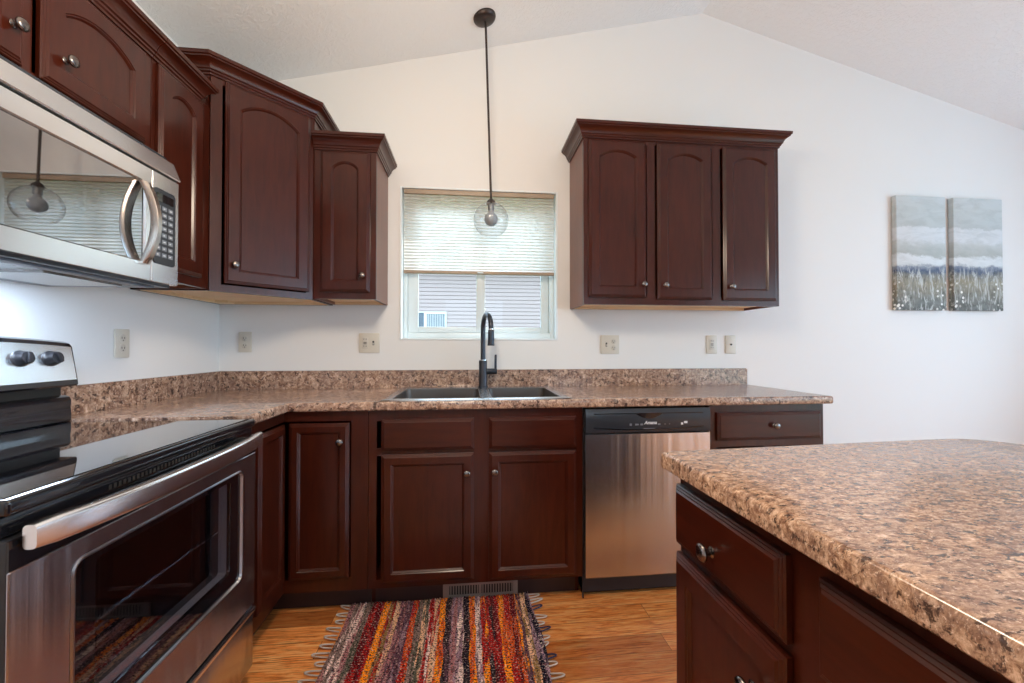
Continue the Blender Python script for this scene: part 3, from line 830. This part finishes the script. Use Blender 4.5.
# ------------------------------------------------------------------ range (local: front faces -y, right is +y in the world)
rg = thing('electric_range', 'stainless and black electric range with glass cooktop along the left wall', 'stove', (0, -1.3355, 0), PI / 2)
hw = 0.3795
MB().box(-hw, hw, -0.625, -0.02, 0.085, 0.890).build('body', 'blackm', rg, 0)
MB().box(-hw + 0.02, hw - 0.02, -0.56, -0.06, 0.0, 0.085).build('plinth', 'blackm', rg, 0)
m = MB(); m.box(-hw, hw, -0.662, -0.085, 0.880, 0.9065, 0.006, 3); ck = m.build('cooktop_frame', 'black', rg, 40)
MB().box(-hw + 0.010, hw - 0.010, -0.645, -0.092, 0.9066, 0.9082).build('cooktop_glass', 'glassk', rg, 0)
# back guard: stepped glossy riser below a slanted steel control panel
m = MB(); m.prism([(-0.02, 0.907), (-0.086, 0.9085), (-0.0905, 0.913), (-0.0915, 0.930), (-0.0895, 0.948), (-0.0885, 0.956), (-0.0900, 0.964), (-0.0900, 0.978), (-0.085, 0.988), (-0.074, 0.993), (-0.02, 0.994)], 'x', -hw, hw)
m.build('backguard_riser', 'black', rg, 25)
MB().box(-hw + 0.03, hw - 0.008, -0.066, -0.02, 0.9942, 1.0242).build('vent_slot', 'slot', rg, 0)
def rise(x): return 0.019 * (1 - (x / hw) ** 2)
def arched(poly, x0, x1, n=20):
    L = []
    for i in range(n + 1):
        x = x0 + (x1 - x0) * i / n
        L.append([(x, y, z + rise(x) * max(0, min(1, (z - 1.046) / 0.105))) for y, z in poly])
    return L
m = MB(); m.loops(arched([(-0.02, 1.0245), (-0.106, 1.0245), (-0.110, 1.030), (-0.109, 1.042), (-0.090, 1.152), (-0.082, 1.162), (-0.066, 1.168), (-0.02, 1.168)], -hw, hw))
bgd = m.build('control_housing', 'black', rg, 25)
m = MB(); m.loops(arched([(-0.1096, 1.0455), (-0.1110, 1.0455), (-0.0922, 1.1505), (-0.0908, 1.1505)], -hw + 0.006, hw - 0.006))
cp = m.build('control_panel', 'steel_s', rg, 25)
nrm = Vector((0, -0.985, 0.172))
def on_panel(x, f): return Vector((x, -0.1112 + 0.0188 * f, 1.0455 + 0.107 * f))
for x in (0.214, 0.300, -0.214, -0.300):
    c0 = on_panel(x, 0.65 + 0.02 * (x < 0.25))
    k_ = MB().lathe([(0.0240, -0.002), (0.0243, 0.004), (0.0205, 0.008), (0.0190, 0.021), (0.0180, 0.0235), (0.004, 0.024)], c0, nrm, 28).build('knob', 'blackm', cp, 40)
    m = MB().box(-0.0060, 0.0060, -0.0165, 0.0165, 0.0235, 0.031, 0.003)
    q = nrm.to_track_quat('Z', 'Y').to_matrix().to_4x4()
    m.xf(Matrix.Translation(c0) @ q @ Matrix.Rotation(0.35 if x > 0.25 else -0.2, 4, 'Z')); m.build('grip', 'blackm', k_, 40)
    m = MB()
    for a in range(0, 360, 40): m.box(0.0275, 0.0300, -0.0007, 0.0007, 0.0006, 0.0012).xf(Matrix.Rotation(math.radians(40), 4, 'Z'))
    m.xf(Matrix.Translation(c0) @ q); m.build('dial_marks', 'grey', k_, 0)
m = MB().box(-0.12, 0.12, -0.022, 0.022, 0.0006, 0.002)
m.xf(Matrix.Translation(on_panel(0, 0.55)) @ nrm.to_track_quat('Z', 'Y').to_matrix().to_4x4()); m.build('clock_display', 'glassk', cp, 0)
# front: black vent strip, door, handle, drawer
MB().box(-hw, hw, -0.650, -0.626, 0.846, 0.879, 0.003).build('front_manifold', 'black', rg)
m = MB()
for i in range(30): m.box(-0.18 + i * 0.012, -0.174 + i * 0.012, -0.6508, -0.6495, 0.856, 0.866)
m.build('vent_slots', 'slot', rg, 0)
oz0, oz1 = 0.282, 0.842
wx0, wx1, wz0, wz1 = -0.276, 0.300, 0.402, 0.758
outer = rrect(-hw, hw, oz0, oz1, 0.004, 6); hole = rrect(wx0, wx1, wz0, wz1, 0.026, 6)
m = MB()
m.loops([[(x, -0.626, z) for x, z in outer], [(x, -0.660, z) for x, z in outer], [(x, -0.660, z) for x, z in hole], [(x, -0.626, z) for x, z in hole]], ring=True)
od = m.build('oven_door', 'blackm', rg, 30)
outer = rrect(-hw, hw, oz0, 0.7935, 0.004, 6)
m = MB()
m.loops([[(x, -0.6602, z) for x, z in offset_poly(outer, 0.001)], [(x, -0.6622, z) for x, z in offset_poly(outer, 0.001)], [(x, -0.664, z) for x, z in offset_poly(outer, 0.003)],
         [(x, -0.664, z) for x, z in hole], [(x, -0.6602, z) for x, z in hole]], ring=True)
m.build('front_skin', 'steel_v', od, 30)
m = MB()
m.loops([[(x, -0.6645, z) for x, z in hole], [(x, -0.6675, z) for x, z in offset_poly(hole, 0.003)], [(x, -0.6675, z) for x, z in offset_poly(hole, 0.006)], [(x, -0.660, z) for x, z in offset_poly(hole, 0.008)]], cap0=False, cap1=False)
m.build('window_trim', 'trim', od, 40)
i0 = offset_poly(hole, 0.006); inn = rrect(wx0 + 0.056, wx1 - 0.062, wz0 + 0.052, wz1 - 0.022, 0.012, 6)
m = MB(); m.loops([[(x, -0.650, z) for x, z in i0], [(x, -0.660, z) for x, z in i0], [(x, -0.660, z) for x, z in inn], [(x, -0.650, z) for x, z in inn]], ring=True)
m.build('window_mask', 'glassk', od, 30)
MB().box(wx0 + 0.05, wx1 - 0.055, -0.6585, -0.6575, wz0 + 0.045, wz1 - 0.017).build('oven_window', 'ovenglass', od, 0)
m = MB(); m.loops([[(x, -0.6499, z) for x, z in inn], [(x, -0.6262, z) for x, z in inn]], cap0=False, cap1=False); m.build('window_jamb', 'jamb', od, 30)
MB().box(wx0 + 0.03, wx1 - 0.03, -0.6262, -0.6252, wz0 + 0.03, wz1 - 0.01).build('inner_glass', 'glassk', od, 0)
MB().box(wx0 + 0.06, wx1 - 0.07, -0.6300, -0.6270, 0.585, 0.589).build('rack_wire', 'steel_s', od, 0)
MB().box(-hw + 0.0005, hw - 0.0005, -0.6640, -0.6601, 0.7940, 0.8415).build('door_top_band', 'black', od, 0)
# bowed handle
m = MB(); L = []; n = 24
for i in range(n + 1):
    t = -1 + 2 * i / n; x = t * 0.367; yc = -0.714 + 0.032 * abs(t) ** 2.6; zc = 0.843
    k = 1.0 if abs(t) < 0.97 else 0.88
    L.append([(x, yc + px * k, zc + pz * k) for px, pz in rrect(-0.012, 0.012, -0.0225, 0.0225, 0.0085, 4)])
m.loops(L); hd = m.build('door_handle', 'steel_s', od, 50)
for x in (-0.345, 0.345): MB().box(x - 0.012, x + 0.012, -0.684, -0.664, 0.832, 0.854, 0.003).build('handle_mount', 'blackm', hd)
m = MB(); m.box(-hw, hw, -0.660, -0.626, 0.070, 0.272, 0.004); dwr = m.build('storage_drawer', 'steel_v', rg)
MB().box(-hw, hw, -0.668, -0.6602, 0.256, 0.272, 0.003).build('drawer_lip', 'steel_s', dwr)

# ------------------------------------------------------------------ over-the-range microwave
mw = thing('microwave', 'stainless over-the-range microwave mounted above the stove', 'microwave', (0, -1.3355, 1.352), PI / 2)
hw = 0.379
MB().box(-hw, hw, -0.372, -0.004, 0.012, 0.437).build('case', 'console', mw, 0)
m = MB(); m.prism([(-0.372, 0.356), (-0.414, 0.356), (-0.417, 0.359), (-0.394, 0.416), (-0.388, 0.420), (-0.372, 0.420)], 'x', -hw, hw)
m.build('vent_bar', 'steel_s', mw, 30)
MB().box(-hw, hw, -0.404, -0.3722, 0.3505, 0.3558).build('vent_gap', 'slot', mw, 0)
xs_ = 0.263   # seam between door and control side
outer = rrect(-hw, xs_ - 0.001, 0.004, 0.350, 0.003, 6); hole = rrect(-hw + 0.045, xs_ + -0.022, 0.056, 0.305, 0.010, 6)
m = MB(); m.loops([[(x, -0.3722, z) for x, z in outer], [(x, -0.4095, z) for x, z in outer], [(x, -0.411, z) for x, z in offset_poly(outer, 0.0012)], [(x, -0.411, z) for x, z in hole], [(x, -0.404, z) for x, z in offset_poly(hole, 0.004)], [(x, -0.3722, z) for x, z in offset_poly(hole, 0.004)]], ring=True)
md = m.build('door', 'steel_s', mw, 30)
g_ = offset_poly(hole, 0.0045)
m = MB(); m.loops([[(x, -0.395, z) for x, z in g_], [(x, -0.4045, z) for x, z in g_]]); m.build('door_glass', 'mwglass', md, 0)
# bowed handle near the seam
m = MB(); L = []; n = 26; hz0, hz1, hx = 0.050, 0.298, 0.229
for i in range(n + 1):
    t = -1 + 2 * i / n; z = (hz0 + hz1) / 2 + t * (hz1 - hz0) / 2; y = -0.4155 - 0.034 * (1 - abs(t) ** 2.0); tw = 0.0125; th = 0.0095
    L.append([(hx - tw, y + th, z), (hx - tw, y - th * 0.3, z), (hx - tw * 0.6, y - th, z), (hx + tw * 0.6, y - th, z), (hx + tw, y - th * 0.3, z), (hx + tw, y + th, z)])
m.loops(L); m.build('door_handle', 'handle', md, 50)
m = MB(); o_ = rrect(xs_ + 0.001, hw, 0.004, 0.350, 0.003, 6)
m.loops([[(x, -0.3722, z) for x, z in o_], [(x, -0.4095, z) for x, z in o_], [(x, -0.411, z) for x, z in offset_poly(o_, 0.0012)]]); cs = m.build('control_side', 'steel_s', mw, 30)
MB().box(xs_ - 0.0009, xs_ + 0.0009, -0.4092, -0.3725, 0.004, 0.350).build('door_gap', 'slot', mw, 0)
k_ = rrect(xs_ + 0.006, hw - 0.018, 0.062, 0.302, 0.012, 6)
m = MB(); m.loops([[(x, -0.4115, z) for x, z in k_], [(x, -0.4135, z) for x, z in k_]]); m.build('keypad', 'console', cs, 0)
MB().box(xs_ + 0.016, hw - 0.028, -0.4145, -0.4136, 0.262, 0.288).build('display', 'glassk', cs, 0)
for r in range(8):
    for c in range(3):
        x = xs_ + 0.022 + c * 0.027; z = 0.243 - r * 0.0215
        bt = MB().box(x - 0.010, x + 0.010, -0.4142, -0.4136, z - 0.0065, z + 0.0065, 0.0002).build('button', 'grey', cs, 0)
        MB().box(x - 0.0045, x + 0.0045 - 0.003 * ((r + c) % 2), -0.4146, -0.41425, z - 0.002, z + 0.0015).build('legend', 'legend', cs, 0)
m = MB().box(-hw + 0.01, hw - 0.01, -0.392, -0.02, -0.004, 0.0118)
un = m.build('underside', 'console', mw, 0)
for x0, x1 in ((-0.30, -0.06), (0.06, 0.30)):
    MB().box(x0, x1, -0.30, -0.10, -0.0095, -0.0042).build('grease_filter', 'steel', un, 0)
MB().box(-0.34, 0.34, -0.365, -0.335, -0.0085, -0.0042).build('light_lens', 'grey', un, 0)

# ------------------------------------------------------------------ island
isl = thing('island_base_cabinet', 'dark cherry island cabinet with knobbed drawers under the foreground countertop', 'cabinet', (2.612, -1.566, 0), -PI / 2)


def island_unit(c, x0, w, fronts, d=0.748):
    # local -y faces the range; local x runs towards the viewer
    m = MB(); yb = 0.0
    m.box(x0, x0 + 0.016, -d + 0.02, yb, 0.105, 0.874).box(x0 + w - 0.016, x0 + w, -d + 0.02, yb, 0.105, 0.874).box(x0 + 0.016, x0 + w - 0.016, -d + 0.02, yb, 0.105, 0.121).box(x0 + 0.016, x0 + w - 0.016, -0.014, yb, 0.121, 0.874)
    m.build('carcass', 'wood', c, 0)
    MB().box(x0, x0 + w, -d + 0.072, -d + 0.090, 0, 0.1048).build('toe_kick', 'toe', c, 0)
    m = MB(); sw = 0.034
    m.box(x0, x0 + 0.012 if x0 == 0 else x0 + sw, -d, -d + 0.0198, 0.105, 0.874).box(x0 + w - sw, x0 + w, -d, -d + 0.0198, 0.105, 0.874)
    for r0, r1 in ((0.105, 0.142), (0.672, 0.72), (0.828, 0.874)): m.box(x0 + (0.012 if x0 == 0 else sw), x0 + w - sw, -d, -d + 0.0198, r0, r1)
    m.build('face_frame', 'wood', c, 0)
    for f in fronts:
        kind, a, b, z0, z1 = f[:5]
        o = (door_panel(MB(), a, b, z0, z1, -d - 0.001, 0, 0.050).build('door', 'wood', c, 22) if kind == 'door'
             else door_panel(MB(), a, b, z0, z1, -d - 0.001, flat=True).build('drawer_front', 'wood_h', c, 22))
        if len(f) > 5: knob(o, f[5], -d - 0.0195, f[6], r=0.0165)


island_unit(isl, 0, 0.354, [('drawer', 0.003, 0.322, 0.716, 0.846, 0.150, 0.766), ('door', 0.003, 0.322, 0.128, 0.696, 0.262, 0.606)])
island_unit(isl, 0.354, 0.90, [('drawer', 0.379, 1.219, 0.716, 0.846, 0.80, 0.768), ('door', 0.379, 0.793, 0.128, 0.696, 0.753, 0.600), ('door', 0.805, 1.219, 0.128, 0.696, 0.843, 0.600)])

it = thing('island_countertop', 'brown granite-look laminate top of the island in the right foreground', 'countertop', (1.827, -1.548, 0.876))
pts = [(0, 0), (0.012, -1.34), (0.915, -1.34)]
pts += [(0.915, -0.040)]
cx, cy, r = 0.805, -0.060, 0.110
for i in range(1, 10):
    a = math.radians(5 + 85 * i / 10); pts.append((cx + r * math.cos(a), cy + r * math.sin(a)))
pts += [(0.76, 0.0500), (0.10, 0.0085)]
m = MB(); poly = pts
m.loops([[(x, y, z) for x, y in offset_poly(poly, ins)] for z, ins in ((0, 0.003), (0.003, 0), (0.028, 0), (0.034, 0.0025), (0.037, 0.006), (0.038, 0.011))])
m.build('worktop', 'granite_i', it, 40)

# ------------------------------------------------------------------ pendant lamp
pd = thing('pendant_lamp', 'clear glass globe pendant lamp on a thin dark rod before the window', 'lamp', (1.4705, -0.235, roofz(1.4705)))
nrm = Vector((SL, 0, -1)).normalized()
MB().lathe([(0.062, 0.0005), (0.062, 0.006), (0.058, 0.014), (0.046, 0.022), (0.026, 0.027), (0.010, 0.029)], (0, 0, 0), nrm, 32).build('canopy', 'bronze', pd, 40)
gl = Vector((1.507 - 1.4705, 0, 1.838 - roofz(1.4705)))
p0 = nrm * 0.028; p1 = gl + Vector((0, 0, 0.112))
MB().tube([p0, p0.lerp(p1, 0.5), p1], 0.0062, 10).build('rod', 'bronze', pd, 40)
MB().lathe([(0.007, 0.118), (0.012, 0.112), (0.022, 0.102), (0.0245, 0.094), (0.0245, 0.086), (0.022, 0.086)], gl, (0, 0, 1), 26).build('socket_cap', 'bronze', pd, 40)
pr = []
for i in range(0, 25):
    a = math.radians(15 + (142 - 15) * i / 24); pr.append((0.0945 * math.sin(a), 0.0945 * math.cos(a)))
MB().lathe(pr, gl, (0, 0, 1), 48, False, False).build('glass_globe', 'globe', pd, 60)
m = MB().lathe([(0.017, 0.086), (0.018, 0.060), (0.0165, 0.052)], gl, (0, 0, 1), 22); sck = m.build('bulb_socket', 'socket', pd, 40)
pr = [(0.0135, 0.054), (0.0145, 0.046)] + [(0.037 * math.sin(math.radians(a)), 0.004 + 0.037 * math.cos(math.radians(a))) for a in range(26, 181, 11)]
MB().lathe(pr, gl, (0, 0, 1), 30).build('bulb', 'bulb', pd, 50)


# ------------------------------------------------------------------ outlets and switches
def wall_plate(label, loc, rz, gang, kinds, cat='outlet', name='wall_outlet', group=None):
    w = 0.070 if gang == 1 else 0.116
    o = thing(name, label, cat, loc, rz, group)
    MB().box(-w / 2, w / 2, -0.0075, -0.001, -0.0575, 0.0575, 0.003).build('plate', 'plate', o)
    for i, k in enumerate(kinds):
        x = 0 if gang == 1 else (-0.023 if i == 0 else 0.023)
        if k == 'duplex':
            for z in (0.020, -0.020):
                rc = MB().lathe([(0.0165, -0.001), (0.0165, 0.0012), (0.015, 0.002)], (x, -0.0075, z), (0, -1, 0), 20).build('receptacle', 'plate2', o)
                m = MB().box(x - 0.0075, x - 0.0050, -0.0102, -0.0092, z - 0.002, z + 0.007).box(x + 0.0050, x + 0.0075, -0.0102, -0.0092, z - 0.002, z + 0.006)
                m.lathe([(0.0026, 0), (0.0026, 0.001)], (x, -0.0092, z - 0.008), (0, -1, 0), 10); m.build('slots', 'slot', rc, 0)
        elif k == 'gfci':
            rc = MB().box(x - 0.0165, x + 0.0165, -0.0095, -0.0074, -0.033, 0.033, 0.0008).build('receptacle', 'plate2', o)
            m = MB()
            for z in (0.020, -0.020):
                m.box(x - 0.0075, x - 0.0050, -0.0105, -0.0094, z - 0.002, z + 0.007).box(x + 0.0050, x + 0.0075, -0.0105, -0.0094, z - 0.002, z + 0.006)
            m.box(x - 0.009, x + 0.009, -0.0105, -0.0094, 0.002, 0.006).box(x - 0.009, x + 0.009, -0.0105, -0.0094, -0.006, -0.002)
            m.build('slots', 'slot', rc, 0)
        elif k == 'toggle':
            s_ = MB().box(x - 0.005, x + 0.005, -0.0085, -0.0074, -0.012, 0.012).build('switch_slot', 'slot', o, 0)
            MB().box(x - 0.0035, x + 0.0035, -0.018, -0.0085, -0.009, 0.002, 0.001).build('toggle', 'plate2', s_)
        elif k == 'jack':
            MB().lathe([(0.006, 0), (0.006, 0.004), (0.003, 0.006), (0.002, 0.010)], (x, -0.0075, 0), (0, -1, 0), 14).build('jack', 'slot', o)
    return o


wall_plate('ivory single outlet on the left wall beside the range', (0, -0.650, 1.1655), PI / 2, 1, ['duplex'])
wall_plate('ivory single outlet on the back wall beside the left corner', (0.140, 0, 1.178), 0, 1, ['duplex'])
wall_plate('ivory double plate with outlet and switch, just left of the window', (0.816, 0, 1.173), 0, 2, ['gfci', 'toggle'], 'outlet')
wall_plate('ivory double plate below the left end of the three-door cabinet', (2.250, 0, 1.165), 0, 2, ['toggle', 'duplex'], 'outlet')
wall_plate('left of the two small plates under the right cabinet end, with outlet slots', (2.912, 0, 1.166), 0, 1, ['gfci'])
wall_plate('small plate with one dark jack, rightmost on the back wall', (3.040, 0, 1.166), 0, 1, ['jack'], 'wall plate', 'jack_plate')

# ------------------------------------------------------------------ canvases
for lab, xa, xb, mt in (('left canvas of the landscape pair on the back wall', 4.186, 4.552, 'canvas_a'), ('right canvas of the landscape pair on the back wall', 4.612, 4.986, 'canvas_b')):
    c = thing('canvas_painting', lab, 'painting', ((xa + xb) / 2, 0, 1.394), 0, 'landscape canvases on the back wall')
    hw = (xb - xa) / 2
    MB().box(-hw, hw, -0.036, -0.004, 0, 0.757, 0.002).build('canvas', mt, c)
    m = MB()
    for a, b_, p, q in ((-hw + 0.006, -hw + 0.03, 0.006, 0.75), (hw - 0.03, hw - 0.006, 0.006, 0.75)): m.box(a, b_, -0.0039, -0.0015, p, q)
    m.build('stretcher_bar', 'birch', c, 0)

# ------------------------------------------------------------------ toe-kick register
vr = thing('floor_register', 'small brown vent register in the toe kick under the sink', 'vent', (1.444, -0.536, 0.0))
m = MB(); hw = 0.171
for a, b_, c, d in ((-hw, -hw + 0.028, 0, 0.074), (hw - 0.022, hw, 0, 0.074), (-hw + 0.028, hw - 0.022, 0, 0.016), (-hw + 0.028, hw - 0.022, 0.060, 0.074), (-0.008, 0.004, 0.016, 0.060)): m.box(a, b_, -0.010, 0, c, d)
m.build('frame', 'vent', vr, 0)
for i in range(24):
    x = -hw + 0.033 + i * 0.0122
    if -0.014 < x < 0.006: continue
    MB().box(x, x + 0.0045, -0.008, -0.002, 0.016, 0.060).build('louver', 'vent', vr, 0)
MB().box(-hw + 0.02, hw - 0.02, -0.0018, -0.0004, 0.010, 0.066).build('backing', 'slot', vr, 0)

# ------------------------------------------------------------------ rag rug
rug = thing('rag_rug', 'multicoloured striped woven rag rug on the wooden floor before the sink', 'rug', (1.268, -0.545, 0.0))
m = MB(); b = m.bm; nx, ny = 200, 150; W_, D_ = 0.80, 0.78
rows = []
for i in range(nx + 1):
    row = []
    for j in range(ny + 1):
        u, v_ = i / nx, j / ny; x = (u - 0.5) * W_; y = -v_ * D_
        ph = 2 * PI * x / 0.0115; pv = PI * y / 0.012
        z = 0.0085 + 0.0022 * math.sin(ph) * (1 if int(abs(y) / 0.012) % 2 else -1) + 0.0018 * math.sin(ph * 0.5 + 1.3 * math.sin(pv)) + random.uniform(-0.0012, 0.0012)
        dx = 0.006 * math.sin(9 * v_ + 4 * u) + 0.0085 * math.sin(v_ * 3.2)
        row.append(b.verts.new((x + dx, y + 0.005 * math.sin(14 * u) + random.uniform(-0.001, 0.001), max(z, 0.003))))
    rows.append(row)
for i in range(nx):
    for j in range(ny): b.faces.new((rows[i][j], rows[i][j + 1], rows[i + 1][j + 1], rows[i + 1][j]))
low = [[b.verts.new((q.co.x, q.co.y, 0.001)) for q in edge] for edge in (rows[0], rows[-1])]
for edge, lo in zip((rows[0], rows[-1]), low):
    for k in range(ny): b.faces.new((edge[k], edge[k + 1], lo[k + 1], lo[k]))
fe = [rows[i][0] for i in range(nx + 1)]; lo = [b.verts.new((q.co.x, q.co.y, 0.001)) for q in fe]
for k in range(nx): b.faces.new((fe[k], lo[k], lo[k + 1], fe[k + 1]))
m.build('weave', 'rug', rug, 60)
for side in (-1, 1):
    for k in range(17):
        y = -0.025 - k * 0.0455 + random.uniform(-0.008, 0.008); x0 = side * (W_ / 2 - 0.004); ln = random.uniform(0.030, 0.062); sw = random.uniform(-0.012, 0.012)
        P = []
        for i in range(9):
            a = PI * i / 8; P.append((x0 + side * ln * math.sin(a), y + 0.011 * math.cos(a) + sw * math.sin(a), 0.006 + 0.004 * math.sin(a)))
        MB().tube(P, 0.0028, 6).build('fringe_loop', 'fringe_n' if (side > 0 and k % 3 == 2) else 'fringe', rug, 60)
